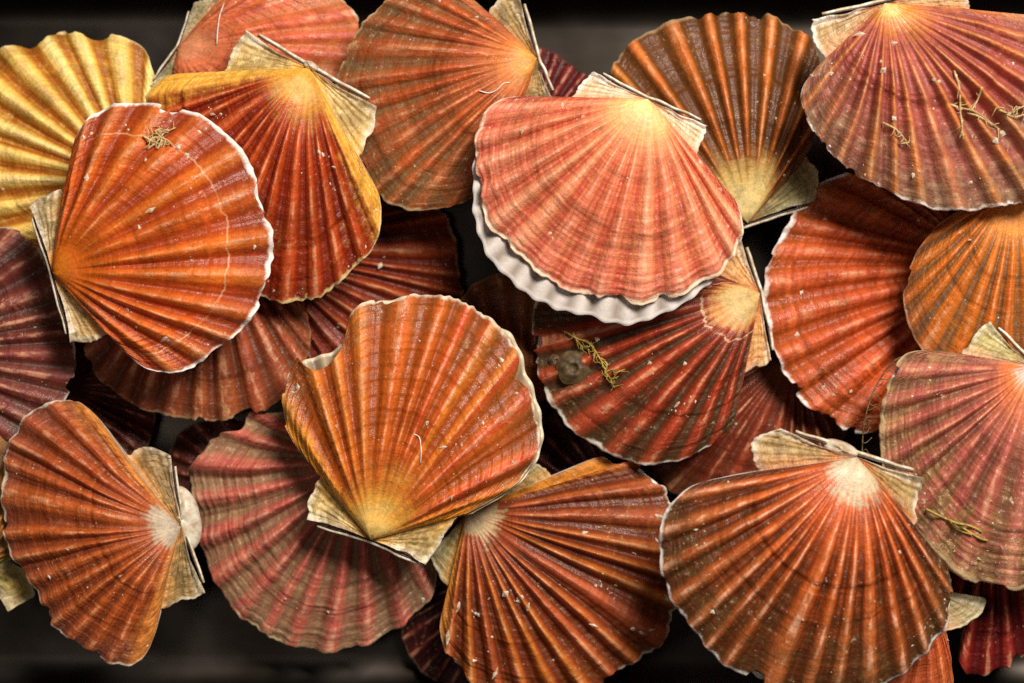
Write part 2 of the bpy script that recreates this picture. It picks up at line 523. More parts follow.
def scallop(D):
    S = Shell()
    P = D['P']
    idx = D['id']
    rs = np.random.RandomState(100 + idx)
    mpx = np.array(D['margin'], float)
    c = np.vstack([mpx, [D['U']]]).mean(0)
    gx, gy = D.get('tilt', (0, 0))
    z0 = D['z'] * K
    d = ray_dir(*c)
    S.p0 = np.array([0, 0, HC]) + d * (HC - z0)
    nv = np.array([-gx, -gy, 1.0])
    S.nv = nv / np.linalg.norm(nv)
    ex = np.array([1, 0, gx])
    S.ex = ex / np.linalg.norm(ex)
    S.ey = np.cross(S.nv, S.ex)
    S.origin = plane_hit(S, *D['U'])
    e = bpy.data.objects.new('scallop_shell', None)
    e.empty_display_size = 0.02
    m = Matrix.Identity(4)
    for i in range(3):
        m[i][0], m[i][1], m[i][2], m[i][3] = S.ex[i], S.ey[i], S.nv[i], S.origin[i]
    link(e)
    e.matrix_world = m
    e['label'] = D['label']
    e['category'] = 'scallop shell'
    e['group'] = 'scallop shells heaped in the tray'

    mar = catmull(to_local(S, D.get('full', D['margin'])))
    n = P['n']
    hi = D.get('hi', True)
    per = 20 if hi else 10
    ns = n * per + 1
    nt = 120 if hi else 56
    B = resample(mar, ns, D.get('wang', 0.55))
    R = np.hypot(B[:, 0], B[:, 1])
    L = R.max()
    sc_ = L / 220.0
    orient = np.sign(mar[0, 0] * mar[-1, 1] - mar[0, 1] * mar[-1, 0])
    th = np.unwrap(np.arctan2(mar[:, 1], mar[:, 0]))
    orient = 1 if th[-1] > th[0] else -1

    s = np.linspace(0, 1, ns)
    t = np.linspace(0, 1, nt) ** 0.85
    T, Sg = np.meshgrid(t, s, indexing='ij')
    cut = np.ones(ns)
    ab = np.unwrap(np.arctan2(B[:, 1], B[:, 0]))
    if 'full' in D:
        cm = catmull(to_local(S, D['margin']))
        ca = np.unwrap(np.arctan2(cm[:, 1], cm[:, 0]))
        ca += 2 * np.pi * np.round((ab.mean() - ca.mean()) / (2 * np.pi))
        o_ = np.argsort(ca)
        cut = np.minimum(cut, np.interp(ab, ca[o_], np.hypot(cm[:, 0], cm[:, 1])[o_]) / R)
    for _ in range(D.get('chips', 7)):
        c0, cw, cd = 0.05 + 0.9 * rs.rand(), (0.15 + 0.55 * rs.rand() ** 2) / n, 0.008 + 0.034 * rs.rand() ** 2
        jag = 0.55 + 0.9 * vnoise(s * n * 7, s * 0, idx + 70)
        cut = np.minimum(cut, 1 - cd * jag * sm(1.0, 0.55, np.abs(s - c0) / cw))
    T = T * cut[None, :]
    # ribs
    edge = D.get('edge', 0.045)
    sr = np.clip((Sg - edge) / (1 - 2 * edge), -0.2, 1.2)
    ph = sr * n + 0.85 * (vnoise(sr * n * 0.55, sr * 0, idx + 1) - 0.5) + 0.10 * (vnoise(T * 2.5, Sg * n * 0.6, idx) - 0.5) * 2
    cc = 0.5 - 0.5 * np.cos(2 * np.pi * ph)
    shp = D.get('shape', 1.0)
    crest = cc ** shp if shp >= 1 else 1 - (1 - cc) ** (1 / shp)
    ef = sm(0.0, edge * 1.6, Sg) * sm(0.0, edge * 1.6, 1 - Sg)
    side_w = 0.35 + 0.65 * np.clip(1 - np.abs(2 * Sg - 1) ** 4, 0, 1)
    ramp_v = 0.62 + 0.76 * vnoise(np.floor(ph) * 1.37, T * 0 + 0.5, idx + 3)
    A = D.get('A', 6.5) * 1.15 * sc_
    rib_z = A * sm(max(0.04, P.get('u0', 0.16) * 0.75), 0.60, T) * ef * side_w * (crest - 0.5) * ramp_v
    H = D.get('H', 20) * 1.25 * sc_
    es = 1 - np.abs(2 * Sg - 1) ** D.get('ek', 3.2)
    pt = np.sin(np.pi * np.clip(T, 0, 1) ** D.get('pk', 0.72)) ** 0.85
    dome = H * pt * (0.12 + 0.88 * es)
    dome -= D.get('dip', 5.0) * sc_ * np.exp(-((T - 0.15) / 0.09) ** 2) * es
    # growth rings: small terraces
    gr = D.get('G', 0.38) * sc_
    w = T * D.get('rings', 17) + 1.2 * vnoise(Sg * 5, T * 2, idx + 5)
    terr = gr * ((w % 1.0) - 0.5) * -1.6 * sm(0.2, 0.5, T)
    w2 = T * 46 + 2.2 * vnoise(Sg * 9, T * 3, idx + 6)
    terr += 0.35 * gr * np.sin(2 * np.pi * w2) * sm(0.55, 0.9, T)
    w3 = D.get('frill', 0.0) * sc_
    terr += w3 * np.abs(np.sin(np.pi * (T * 26 + vnoise(Sg * 20, T * 3, idx + 8)))) * sm(0.80, 0.95, T)
    for k in range(D.get('steps', 3)):                     # growth checks
        t0 = 0.42 + 0.5 * rs.rand()
        Tw = T + 0.05 * (vnoise(Sg * 7, Sg * 0, idx + 60 + k) - 0.5) + 0.015 * (vnoise(Sg * n * 2, Sg * 0, idx + 64 + k) - 0.5)
        terr += (0.8 + 1.2 * rs.rand()) * sc_ * (1 - sm(t0 - 0.003, t0 + 0.010, Tw)) * sm(t0 - 0.25, t0, Tw)
    low = D.get('low', 4.0) * sc_ * (vnoise(Sg * 4, T * 3, idx + 9) - 0.5) * sm(0.1, 0.5, T)
    mid = 1.3 * sc_ * (vnoise(Sg * n * 1.5, T * 18, idx + 10) - 0.5) * sm(0.15, 0.5, T)
    thread = 0.32 * sc_ * np.cos(2 * np.pi * ph * 4) * sm(0.25, 0.7, T) * sm(0.25, 0.7, vnoise(Sg * n * 0.8, T * 4, idx + 11)) * ef
    Z = dome + rib_z + terr + low + mid + (thread if hi else 0)
    # scalloped, slightly broken margin
    chip = np.zeros(ns)
    wob = 1 + sm(0.80, 1.0, T) * (D.get('sc', 0.007) * (crest - 0.5) * ef + 0.003 * np.cos(2 * np.pi * ph * 3) * ef * sm(0.35, 0.8, vnoise(Sg * n * 0.5, Sg * 0, idx + 25)) + 0.010 * (vnoise(Sg * n * 3.3, T * 0, idx + 21) - 0.5) + 0.007 * (vnoise(Sg * n * 8.7, T * 0, idx + 22) - 0.5) - chip[None, :])
    X = B[None, :, 0] * T * wob
    Y = B[None, :, 1] * T * wob
    S.B, S.Zg, S.T, S.tv, S.L = B, Z, T, t, L
    S.ang = np.unwrap(np.arctan2(B[:, 1], B[:, 0]))
    S.R = R
    # close with rim and underside
    th_ = 2.6 * sc_
    xs, ys, zs, ra = [X], [Y], [Z], [T]
    for f, dz, rv in ((1.0, -0.5 * th_, 1.0), (0.992, -th_, 1.1), (0.94, -th_ * 1.1, 2), (0.7, -th_ * 1.3, 2), (0.35, -th_ * 1.3, 2), (0.02, -th_, 2)):
        j = int(np.argmin(np.abs(t - f)))
        xs.append(X[j:j + 1] * (f / max(t[j], 1e-6)))
        ys.append(Y[j:j + 1] * (f / max(t[j], 1e-6)))
        zs.append(Z[j:j + 1] + dz)
        ra.append(np.full((1, ns), float(rv)))
    X2, Y2, Z2, Ra = map(np.vstack, (xs, ys, zs, ra))
    cr2 = np.vstack([crest * ef] + [(crest * ef)[-1:]] * 6)
    ac2 = np.vstack([Sg] + [Sg[-1:]] * 6)
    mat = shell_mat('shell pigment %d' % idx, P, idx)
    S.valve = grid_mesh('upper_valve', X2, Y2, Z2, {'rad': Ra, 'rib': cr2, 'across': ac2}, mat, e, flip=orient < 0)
    # ears
    hinge_ends = []
    ax0 = B.mean(0) / np.linalg.norm(B.mean(0))
    if D.get('ears'):
        E = D['ear_c']
        emat = ear_mat('ear pigment %d' % idx, E[0], E[1], E[2], E[3], idx, D.get('eg', 0.8), P['side'])
        for k, ear in enumerate(D['ears']):
            if ear is None:
                hinge_ends.append(None)
                continue
            loc = to_local(S, ear)
            tgt = mar[0] if k == 0 else mar[-1]
            inner = tgt / np.linalg.norm(tgt) * np.linalg.norm(loc[-1]) * 0.97 + (ax0 * 4)
            loc = np.vstack([loc, [inner]])
            hinge_ends.append(loc[0])
            op = catmull(loc, 10)
            ne, nr = 49, 42
            Be = resample(op, ne, 0.3)
            se = np.linspace(0, 1, ne)
            te = np.linspace(0, 1, nr) ** 0.8
            Te, Se = np.meshgrid(te, se, indexing='ij')
            Rl = np.hypot(*Be.T).max() / 70.0
            Ze = -1.2 * sc_ - 2.2 * sc_ * np.sin(np.pi * Se) * Te - D.get('earz', 2.0) * sc_ * Te * (1 - Se)
            Ze += 0.35 * sc_ * Rl * np.sin(Se * 5.5 * 2 * np.pi) * sm(0.15, 0.6, Te) * sm(0, 0.2, 1 - Se)
            we = Te * 9 + 0.8 * vnoise(Se * 3, Te * 2, idx + 30 + k)
            Ze += -1.1 * sc_ * ((we % 1.0) - 0.5) * sm(0.2, 0.4, Te)
            Ze += 2.2 * sc_ * np.exp(-(Se / 0.09) ** 2) * sm(0.0, 0.3, Te)
            Ze += 1.4 * sc_ * (vnoise(Se * 14, Te * 9, idx + 34 + k) - 0.5)
            Ze += 2.6 * sc_ * (vnoise(Se * 3, Te * 3, idx + 33 + k) - 0.5)
            wobe = 1 + (0.07 * (vnoise(Se * 7, Te * 0, idx + 36 + k) - 0.5) + 0.022 * (vnoise(Se * 19, Te * 0, idx + 37 + k) - 0.5)) * sm(0.75, 1, Te)
            Xe, Ye = Be[None, :, 0] * Te * wobe, Be[None, :, 1] * Te * wobe
            hv = Be[0] / np.linalg.norm(Be[0])
            hw = 3.2 * sc_ * (vnoise(Te * 5, Te * 0, idx + 38 + k) - 0.5) * sm(0.1, 0.4, Te) * (1 - sm(0.0, 0.3, Se)) - 2.0 * sc_ * np.sin(np.pi * Te) * (1 - sm(0.0, 0.5, Se))
            Xe, Ye = Xe + (-ax0[0]) * hw, Ye + (-ax0[1]) * hw
            Xs, Ys, Zs, Rs, As = [Xe], [Ye], [Ze], [Te], [Se]
            for f, dz in ((1.0, -1.0 * sc_), (0.97, -2.0 * sc_), (0.5, -2.4 * sc_), (0.02, -2.0 * sc_)):
                j = int(np.argmin(np.abs(te - f)))
                Xs.append(Xe[j:j + 1]); Ys.append(Ye[j:j + 1]); Zs.append(Ze[j:j + 1] + dz)
                Rs.append(np.full((1, ne), 1.0)); As.append(se[None, :])
            tha = np.unwrap(np.arctan2(Be[:, 1], Be[:, 0]))
            # lip along the hinge line so that the edge has thickness
            X3, Y3, Z3, R3, A3 = map(np.vstack, (Xs, Ys, Zs, Rs, As))
            grid_mesh('ear', X3, Y3, Z3, {'rad': R3, 'across': A3}, emat, e, flip=tha[-1] < tha[0])
    # lower valve with hinge
    lv = D.get('lower')
    if lv is not None:
        lm = catmull(to_local(S, lv['margin'])) if 'margin' in lv else mar * lv.get('scale', 0.975)
        ns2, nt2 = n * 18 + 1, 40
        B2 = resample(lm, ns2, D.get('wang', 0.55))
        s2 = np.linspace(0, 1, ns2)
        t2 = np.linspace(0, 1, nt2) ** 0.7
        T2, S2 = np.meshgrid(t2, s2, indexing='ij')
        c2 = np.abs(((S2 - edge) / (1 - 2 * edge) * n * 1.6 + 0.5 * (vnoise(S2 * n * 0.6, S2 * 0, idx + 1) - 0.5)) % 1.0 * 2 - 1)
        c2 = 0.5 + 0.5 * np.cos(np.pi * c2)
        gape = lv.get('gape', 4.0) * sc_ * np.sin(np.pi * np.clip(S2 + lv.get('shift', 0.0), 0, 1)) ** 0.7
        Z2_ = -th_ - 1.5 * sc_ - gape * T2 - lv.get('depth', 24) * sc_ * np.sin(np.pi * T2 ** 0.55) ** 0.8 * (1 - sm(0.72, 0.93, T2)) * (1 - np.abs(2 * S2 - 1) ** 4)
        Z2_ += lv.get('A', 4.0) * sc_ * (c2 - 0.5) * sm(0.3, 0.9, T2) * sm(0, 0.08, S2) * sm(0, 0.08, 1 - S2)
        wb2 = 1 + sm(0.85, 1, T2) * (0.010 * (c2 - 0.5) + 0.012 * (vnoise(S2 * n * 3, T2 * 0, idx + 41) - 0.5))
        Xb, Yb = B2[None, :, 0] * T2 * wb2, B2[None, :, 1] * T2 * wb2
        xs, ys, zs, ra = [Xb], [Yb], [Z2_], [T2]
        for f, dz in ((1.0, -1.2 * sc_), (0.985, -2.6 * sc_), (0.6, -3 * sc_), (0.02, -3 * sc_)):
            j = int(np.argmin(np.abs(t2 - f)))
            xs.append(Xb[j:j + 1]); ys.append(Yb[j:j + 1]); zs.append(Z2_[j:j + 1] + 0.6 * dz); ra.append(np.full((1, ns2), 1.0 if f > 0.9 else 0.9))
        c3 = np.vstack([c2] + [c2[-1:]] * 4)
        low_o = grid_mesh('lower_valve', np.vstack(xs), np.vstack(ys), np.vstack(zs), {'rad': np.vstack(ra), 'rib': c3}, lv.get('mat', M_white_in), e, flip=orient < 0)
        ax = B.mean(0)
        ax /= np.linalg.norm(ax)
        ends = [h for h in hinge_ends if h is not None]
        if lv.get('hinge', True) and len(hinge_ends) == 2 and len(ends) == 2:
            a, b = ends
            hd = (b - a) / np.linalg.norm(b - a)
            pn = np.array([-hd[1], hd[0]])
            if np.dot(pn, ax) > 0:
                pn = -pn
            q = np.linspace(0.09, 0.93, 26)
            for nm, off, zz, rr, mt, par in (('ligament', 0.9, -3.4, 0.95, M_lig, e), ('hinge_edge', 2.7, -4.8, 1.6, M_hinge, low_o)):
                line = np.where(q[:, None] < 0.5, a + (np.zeros(2) - a) * (q[:, None] * 2), b * (q[:, None] * 2 - 1))
                nz = (vnoise(q * 9, q * 0, idx + 50) - 0.5)[:, None] * 1.6
                line = line + pn * (off * sc_ * lv.get('hoff', 1.0) + nz)
                path = np.column_stack([line, np.full(len(q), zz * sc_ - D.get('earz', 2.0) * sc_ * 0.6)])
                rads = rr * sc_ * (0.55 + 0.45 * np.sin(np.pi * q) ** 0.4) * (0.85 + 0.3 * vnoise(q * 14, q * 0, idx + 51))
                poly_mesh(nm, [tube_verts(path, rads, 8)], mt, par)
        if 'bulge' in lv:
            (bu, bv), bl, bw, bang = lv['bulge']       # px centre, half length, half width, angle
            cl = to_local(S, [(bu, bv)])[0]
            U_, V_ = np.meshgrid(np.linspace(0, np.pi, 20), np.linspace(0, 2 * np.pi, 33), indexing='ij')
            x = bl * np.sin(U_) * np.cos(V_)
            y = bw * np.sin(U_) * np.sin(V_)
            z = 16 * sc_ * np.cos(U_) * (0.9 + 0.1 * np.cos(V_ * 3))
            ca, sa = math.cos(bang), math.sin(bang)
            nz = 1 + 0.05 * (vnoise(U_ * 3, V_ * 2, idx) - 0.5)
            grid_mesh('umbo', cl[0] + (x * ca - y * sa) * nz, cl[1] + (x * sa + y * ca) * nz, z - lv.get('bz', 17) * sc_, {}, M_lowout, low_o)
    # grains of sand
    ng = int(D.get('grains', 10) * 0.75)
    if ng:
        parts = []
        for _ in range(ng):
            i = int((0.35 + 0.63 * rs.rand()) * (nt - 1))
            j = int((0.05 + 0.9 * rs.rand()) * (ns - 1))
            for _k in range(1 if rs.rand() < 0.6 else 1 + rs.randint(6)):
                i2 = int(np.clip(i + rs.randn() * 4 * (_k > 0), 0, nt - 1))
                j2 = int(np.clip(j + rs.randn() * 6 * (_k > 0), 0, ns - 1))
                parts.append(grain((X[i2, j2], Y[i2, j2], Z[i2, j2]), D.get('gsize', 1.25) * (0.38 + 1.5 * rs.rand() ** 3), rs, D.get('glong', 1.6)))
        for (u, v, r) in D.get('xgrains', []):
            q = on_surface(S, u, v)
            parts.append(grain(q, r, rs, 1.5))
        g = poly_mesh('sand_grains', parts, M_grain, e, smooth=False)
        g['kind'] = 'stuff'
    S.e = e
    S.idx = idx
    return S


def on_surface(S, u, v, lift=0.0):
    p = to_local(S, [(u, v)])[0]
    a = math.atan2(p[1], p[0])
    lo, hi_ = min(S.ang[0], S.ang[-1]), max(S.ang[0], S.ang[-1])
    while a < lo - 0.3:
        a += 2 * math.pi
    while a > hi_ + 0.3:
        a -= 2 * math.pi
    j = int(np.argmin(np.abs(S.ang - a)))
    r = np.hypot(*p) / S.R[j]
    i = int(np.argmin(np.abs(S.tv - r)))
    return (p[0], p[1], S.Zg[min(i, len(S.tv) - 1), j] + lift)


OCT_F = [(0, 2, 4), (2, 1, 4), (1, 3, 4), (3, 0, 4), (2, 0, 5), (1, 2, 5), (3, 1, 5), (0, 3, 5)]


def grain(c, r, rs, long_):
    v = np.array([(1, 0, 0), (-1, 0, 0), (0, 1, 0), (0, -1, 0), (0, 0, 0.7), (0, 0, -0.7)], float)
    v *= 0.75 + 0.5 * rs.rand(6, 1)
    v[:, 0] *= 1 + (long_ - 1) * rs.rand() * 2
    a = rs.rand() * 6.28
    x = v[:, 0] * math.cos(a) - v[:, 1] * math.sin(a)
    y = v[:, 0] * math.sin(a) + v[:, 1] * math.cos(a)
    return np.column_stack([x, y, v[:, 2]]) * r + np.array(c), OCT_F


# ------------------------------------------------------------------ the shells, traced one by one
def warm(c):
    r_, g_, b_ = c
    k = max(0.0, min(1.0, (r_ - g_) / 90.0)) * max(0.0, min(1.0, (0.72 - g_ / max(r_, 1)) * 6)) * max(0.0, min(1.0, (g_ - b_) / max(g_, 1) * 2.2))
    return (r_ * (1 - 0.03 * k), min(255, g_ * (1 + 0.055 * k)), b_ * (1 - 0.06 * k))


def pig(n, beak, umbo, mid, outer, rib, rib2, furrow, side, rim, grime, **kw):
    beak, umbo, mid, outer, rib, rib2, furrow, side = map(warm, (beak, umbo, mid, outer, rib, rib2, furrow, side))
    return dict(n=n, beak=beak, umbo=umbo, mid=mid, outer=outer, rib=rib, rib2=rib2, furrow=furrow, side=side, rim=rim, grime=grime, **kw)


CREAM_EAR = ((240, 214, 152), (208, 166, 92), (244, 232, 208), (158, 122, 58))
OLIVE_EAR = ((196, 160, 96), (150, 112, 56), (232, 214, 182), (106, 82, 42))

SHELLS = [
    # ---- deep layer
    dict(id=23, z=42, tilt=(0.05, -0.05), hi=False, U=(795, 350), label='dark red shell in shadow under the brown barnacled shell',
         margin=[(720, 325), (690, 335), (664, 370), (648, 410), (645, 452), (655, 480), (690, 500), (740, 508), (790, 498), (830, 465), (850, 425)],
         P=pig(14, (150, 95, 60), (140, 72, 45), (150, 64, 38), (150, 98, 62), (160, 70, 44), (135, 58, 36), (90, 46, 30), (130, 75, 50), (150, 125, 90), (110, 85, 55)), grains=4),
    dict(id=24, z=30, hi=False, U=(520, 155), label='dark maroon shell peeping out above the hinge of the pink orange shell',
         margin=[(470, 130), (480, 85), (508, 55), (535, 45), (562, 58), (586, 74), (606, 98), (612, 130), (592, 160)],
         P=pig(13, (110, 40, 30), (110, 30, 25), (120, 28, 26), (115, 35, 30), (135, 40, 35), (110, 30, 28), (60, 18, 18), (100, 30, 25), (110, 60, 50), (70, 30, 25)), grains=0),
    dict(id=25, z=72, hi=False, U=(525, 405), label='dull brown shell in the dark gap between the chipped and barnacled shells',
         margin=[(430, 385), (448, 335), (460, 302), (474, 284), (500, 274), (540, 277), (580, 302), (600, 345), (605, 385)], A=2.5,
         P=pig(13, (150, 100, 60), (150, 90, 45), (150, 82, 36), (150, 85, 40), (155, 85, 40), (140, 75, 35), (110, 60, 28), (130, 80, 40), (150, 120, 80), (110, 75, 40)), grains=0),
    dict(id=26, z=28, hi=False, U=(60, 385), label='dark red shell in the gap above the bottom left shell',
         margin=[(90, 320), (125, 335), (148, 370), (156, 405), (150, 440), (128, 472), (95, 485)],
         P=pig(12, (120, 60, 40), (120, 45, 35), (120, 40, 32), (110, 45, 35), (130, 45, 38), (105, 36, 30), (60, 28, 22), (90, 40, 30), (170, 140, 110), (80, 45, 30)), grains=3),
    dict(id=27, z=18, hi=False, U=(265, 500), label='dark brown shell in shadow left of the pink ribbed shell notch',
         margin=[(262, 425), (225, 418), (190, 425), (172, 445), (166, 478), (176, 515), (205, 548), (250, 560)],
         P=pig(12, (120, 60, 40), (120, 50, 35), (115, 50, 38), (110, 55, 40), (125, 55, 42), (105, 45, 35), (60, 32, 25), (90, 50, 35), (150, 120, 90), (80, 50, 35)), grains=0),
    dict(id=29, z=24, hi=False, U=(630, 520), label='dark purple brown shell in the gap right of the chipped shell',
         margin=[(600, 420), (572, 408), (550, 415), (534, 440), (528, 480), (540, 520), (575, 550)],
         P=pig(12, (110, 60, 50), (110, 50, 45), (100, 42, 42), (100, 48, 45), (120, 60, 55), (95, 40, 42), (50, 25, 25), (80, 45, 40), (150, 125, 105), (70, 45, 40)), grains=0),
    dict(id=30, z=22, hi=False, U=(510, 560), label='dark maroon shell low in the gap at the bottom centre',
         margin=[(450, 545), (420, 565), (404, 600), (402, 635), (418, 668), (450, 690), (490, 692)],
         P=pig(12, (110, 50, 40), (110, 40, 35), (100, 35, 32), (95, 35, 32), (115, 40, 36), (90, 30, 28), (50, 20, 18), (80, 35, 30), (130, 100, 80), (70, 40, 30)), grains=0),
    dict(id=28, z=108, hi=False, U=(-22, 566), label='shell with an olive tan ear at the left edge, under the bottom left shell',
         margin=[(-70, 520), (-80, 470), (-50, 430), (-10, 425), (25, 450), (38, 500), (28, 545), (10, 560)],
         ears=[None, [(8, 612), (30, 600), (34, 590), (24, 572), (8, 560)]], ear_c=((205, 180, 95), (150, 115, 45), (225, 205, 160), (90, 70, 25)),
         P=pig(12, (190, 170, 110), (200, 160, 90), (190, 130, 60), (170, 120, 70), (190, 130, 70), (170, 110, 60), (120, 85, 45), (205, 185, 120), (215, 200, 160), (130, 105, 60)), grains=0),
    dict(id=21, z=95, tilt=(0.0, 0.06), hi=True, U=(990, 470), label='deep crimson shell at the bottom right corner',
         margin=[(945, 520), (948, 560), (954, 600), (961, 635), (958, 662), (968, 674), (993, 672), (1020, 661), (1045, 640), (1065, 610), (1070, 560)], A=7, H=14,
         P=pig(9, (140, 60, 50), (140, 45, 35), (140, 34, 28), (140, 38, 32), (180, 66, 54), (150, 40, 34), (74, 16, 14), (140, 30, 28), (215, 195, 170), (110, 40, 35), rimw=0.985, coat=0.08, rough=0.4), grains=6),
    dict(id=22, z=150, tilt=(0.0, -0.05), U=(925, 585), label='orange pink shell and tan ear tucked under the bottom right orange shell',
         margin=[(938, 615), (947, 635), (951, 658), (953, 685), (942, 704), (905, 712), (865, 710), (835, 695), (822, 665), (835, 635), (868, 608)],
         ears=[[(986, 598), (987, 606), (979, 617), (962, 626), (944, 632)], None], ear_c=((205, 185, 135), (160, 135, 85), (222, 210, 175), (130, 105, 60)),
         P=pig(13, (220, 170, 110), (225, 140, 80), (215, 105, 60), (215, 115, 75), (220, 110, 80), (205, 95, 50), (150, 70, 40), (225, 145, 85), (240, 220, 180), (160, 110, 70)), grains=6),
    # ---- second layer
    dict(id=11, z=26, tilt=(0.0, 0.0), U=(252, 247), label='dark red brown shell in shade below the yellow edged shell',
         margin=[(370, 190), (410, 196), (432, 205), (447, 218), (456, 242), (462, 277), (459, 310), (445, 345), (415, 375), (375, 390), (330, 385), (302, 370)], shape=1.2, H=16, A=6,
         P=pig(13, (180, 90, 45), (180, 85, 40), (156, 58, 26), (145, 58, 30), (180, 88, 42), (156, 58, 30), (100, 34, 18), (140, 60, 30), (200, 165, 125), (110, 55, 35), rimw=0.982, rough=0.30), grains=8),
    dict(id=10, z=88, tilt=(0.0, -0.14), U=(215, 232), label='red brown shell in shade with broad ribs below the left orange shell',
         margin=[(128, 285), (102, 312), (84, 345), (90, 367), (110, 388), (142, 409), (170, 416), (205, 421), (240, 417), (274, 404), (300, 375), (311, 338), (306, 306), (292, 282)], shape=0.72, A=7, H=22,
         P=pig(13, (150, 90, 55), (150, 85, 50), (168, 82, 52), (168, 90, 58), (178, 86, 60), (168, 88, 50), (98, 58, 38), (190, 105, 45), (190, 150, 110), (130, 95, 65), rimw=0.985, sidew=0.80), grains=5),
    dict(id=9, z=104, tilt=(0.05, 0.0), U=(-98, 352), label='dusky mauve brown shell at the left edge',
         margin=[(-60, 240), (-28, 230), (0, 227), (12, 229), (28, 236), (42, 252), (58, 285), (70, 325), (75, 350), (74, 378), (64, 402), (48, 430), (22, 455), (-15, 468), (-50, 462)], shape=0.85, A=7, H=20,
         P=pig(14, (150, 100, 80), (140, 85, 75), (136, 70, 60), (136, 76, 62), (156, 76, 64), (138, 66, 56), (90, 56, 46), (130, 80, 70), (228, 212, 190), (110, 90, 72), rimw=0.985, grime_amt=0.5), grains=16),
    dict(id=14, z=74, tilt=(-0.03, 0.10), U=(362, 462), label='pink ribbed shell with tan furrows, beneath the chipped yellow orange shell',
         full=[(312, 398), (290, 406), (271, 410), (256, 411), (243, 414), (229, 422), (214, 434), (200, 453), (189, 472), (192, 492), (198, 512), (203, 553), (220, 593), (251, 624), (286, 645), (331, 651), (357, 647), (389, 633), (420, 611), (436, 585), (434, 562), (424, 540)],
         margin=[(312, 398), (290, 410), (271, 413), (256, 411), (247, 416), (242, 428), (226, 431), (214, 436), (200, 453), (189, 472), (192, 492), (198, 512), (203, 553), (220, 593), (251, 624), (286, 645), (331, 651), (357, 647), (389, 633), (420, 611), (436, 585), (434, 562), (424, 540)],
         shape=1.15, A=9, H=20, G=0.7,  frill=0.9, rings=20,
         P=pig(14, (190, 110, 90), (190, 95, 80), (192, 98, 74), (166, 116, 86), (216, 92, 70), (206, 86, 66), (154, 114, 78), (180, 110, 85), (205, 176, 134), (164, 130, 90), furmix=1.0, f1=0.4, ribmix=0.85, grime_amt=0.62, g0=0.44, gam=1.12, sat=0.92, crust=0.65, ringv=0.6, rimmix=0.7), grains=14),
    dict(id=17, z=80, tilt=(-0.38, -0.08), U=(975, 268), label='orange shell with fine growth rings, upright white edge facing left, right of centre',
         margin=[(925, 168), (890, 164), (853, 171), (822, 182), (798, 205), (783, 232), (769, 260), (763, 287), (767, 322), (777, 356), (790, 386), (808, 411), (829, 425), (857, 434), (882, 428), (905, 400), (928, 368)],
         shape=0.8, A=5.5, H=18, G=1.0, rings=22,
         P=pig(13, (190, 100, 50), (190, 80, 40), (210, 100, 44), (210, 112, 58), (220, 112, 80), (212, 110, 50), (164, 74, 30), (190, 85, 40), (240, 232, 222), (150, 85, 45), gam=1.36, ringv=0.7, ringf=46, rimw=0.982, brings=1.1, furmix=0.5), grains=8,
         xgrains=[(795, 336, 3.2), (828, 300, 1.8), (797, 293, 2.4)]),
    dict(id=2, z=78, tilt=(0.0, 0.0), U=(178, 48), label='salmon orange shell with a tan ear at the top, behind the yellow edged shell',
         margin=[(222, -4), (240, -14), (270, -22), (305, -20), (336, -6), (352, 10), (361, 22), (358, 45), (345, 72), (322, 105), (280, 130), (225, 135), (190, 118), (170, 95)], wang=0.4,
         ears=[[(193, 4), (200, 0), (216, -3), (222, 0)], [(150, 86), (158, 92), (166, 92)]], ear_c=((205, 185, 135), (160, 140, 95), (230, 215, 185), (110, 100, 60)), shape=0.9, A=3.5, H=20, earz=0,
         P=pig(13, (225, 150, 110), (222, 130, 95), (218, 112, 72), (205, 120, 75), (214, 100, 82), (205, 95, 72), (195, 110, 65), (215, 130, 90), (205, 190, 160), (170, 130, 85), ringv=0.4, furmix=0.5), grains=10,
         lower=dict(depth=14, scale=0.96, mat=M_white_in)),
    dict(id=1, z=70, tilt=(0.02, -0.04), U=(140, 188), label='bright yellow shell at the top left',
         margin=[(160, 105), (153, 70), (142, 47), (122, 37), (95, 32), (70, 30), (48, 31), (36, 42), (12, 46), (-2, 52), (-25, 75), (-42, 115), (-48, 160), (-38, 205), (-10, 235), (30, 250), (80, 245)],
         shape=1.0, A=9, H=20, edge=0.03,
         P=pig(12, (240, 200, 120), (240, 195, 100), (240, 190, 90), (226, 172, 74), (253, 228, 150), (250, 214, 122), (174, 96, 6), (215, 165, 70), (235, 215, 160), (175, 125, 35), furmix=1.0, f1=0.3, ribmix=0.95, u0=0.1, u1=0.22, sat=0.98, grime_amt=0.4, ringv=0.5), grains=6),
    dict(id=15, z=100, tilt=(0.02, 0.02), U=(467, 511), label='orange and red brown shell strewn with white flakes at the bottom centre',
         margin=[(560, 474), (599, 457), (616, 464), (632, 461), (650, 472), (668, 491), (678, 530), (680, 575), (674, 615), (662, 645), (642, 657), (618, 674), (590, 695), (555, 704), (515, 700), (485, 690), (463, 675), (447, 655), (440, 632), (443, 608), (450, 585)],
         ears=[[(502, 466), (515, 462), (535, 465), (552, 474)], [(431, 552), (431, 562), (437, 575), (450, 586)]], ear_c=((180, 165, 115), (150, 130, 80), (215, 200, 165), (110, 100, 60)),
         shape=1.35, A=7.5, H=18, grains=42, gsize=1.9, glong=2.2,
         P=pig(15, (216, 192, 152), (212, 180, 138), (172, 78, 42), (175, 85, 45), (196, 100, 66), (208, 118, 46), (112, 52, 20), (226, 152, 58), (238, 226, 200), (150, 100, 55), u0=0.10, u1=0.17, furmix=0.95, f1=0.35, sidew=0.78, ribmix=0.85),
         lower=dict(depth=22, scale=0.97)),
    # ---- third layer
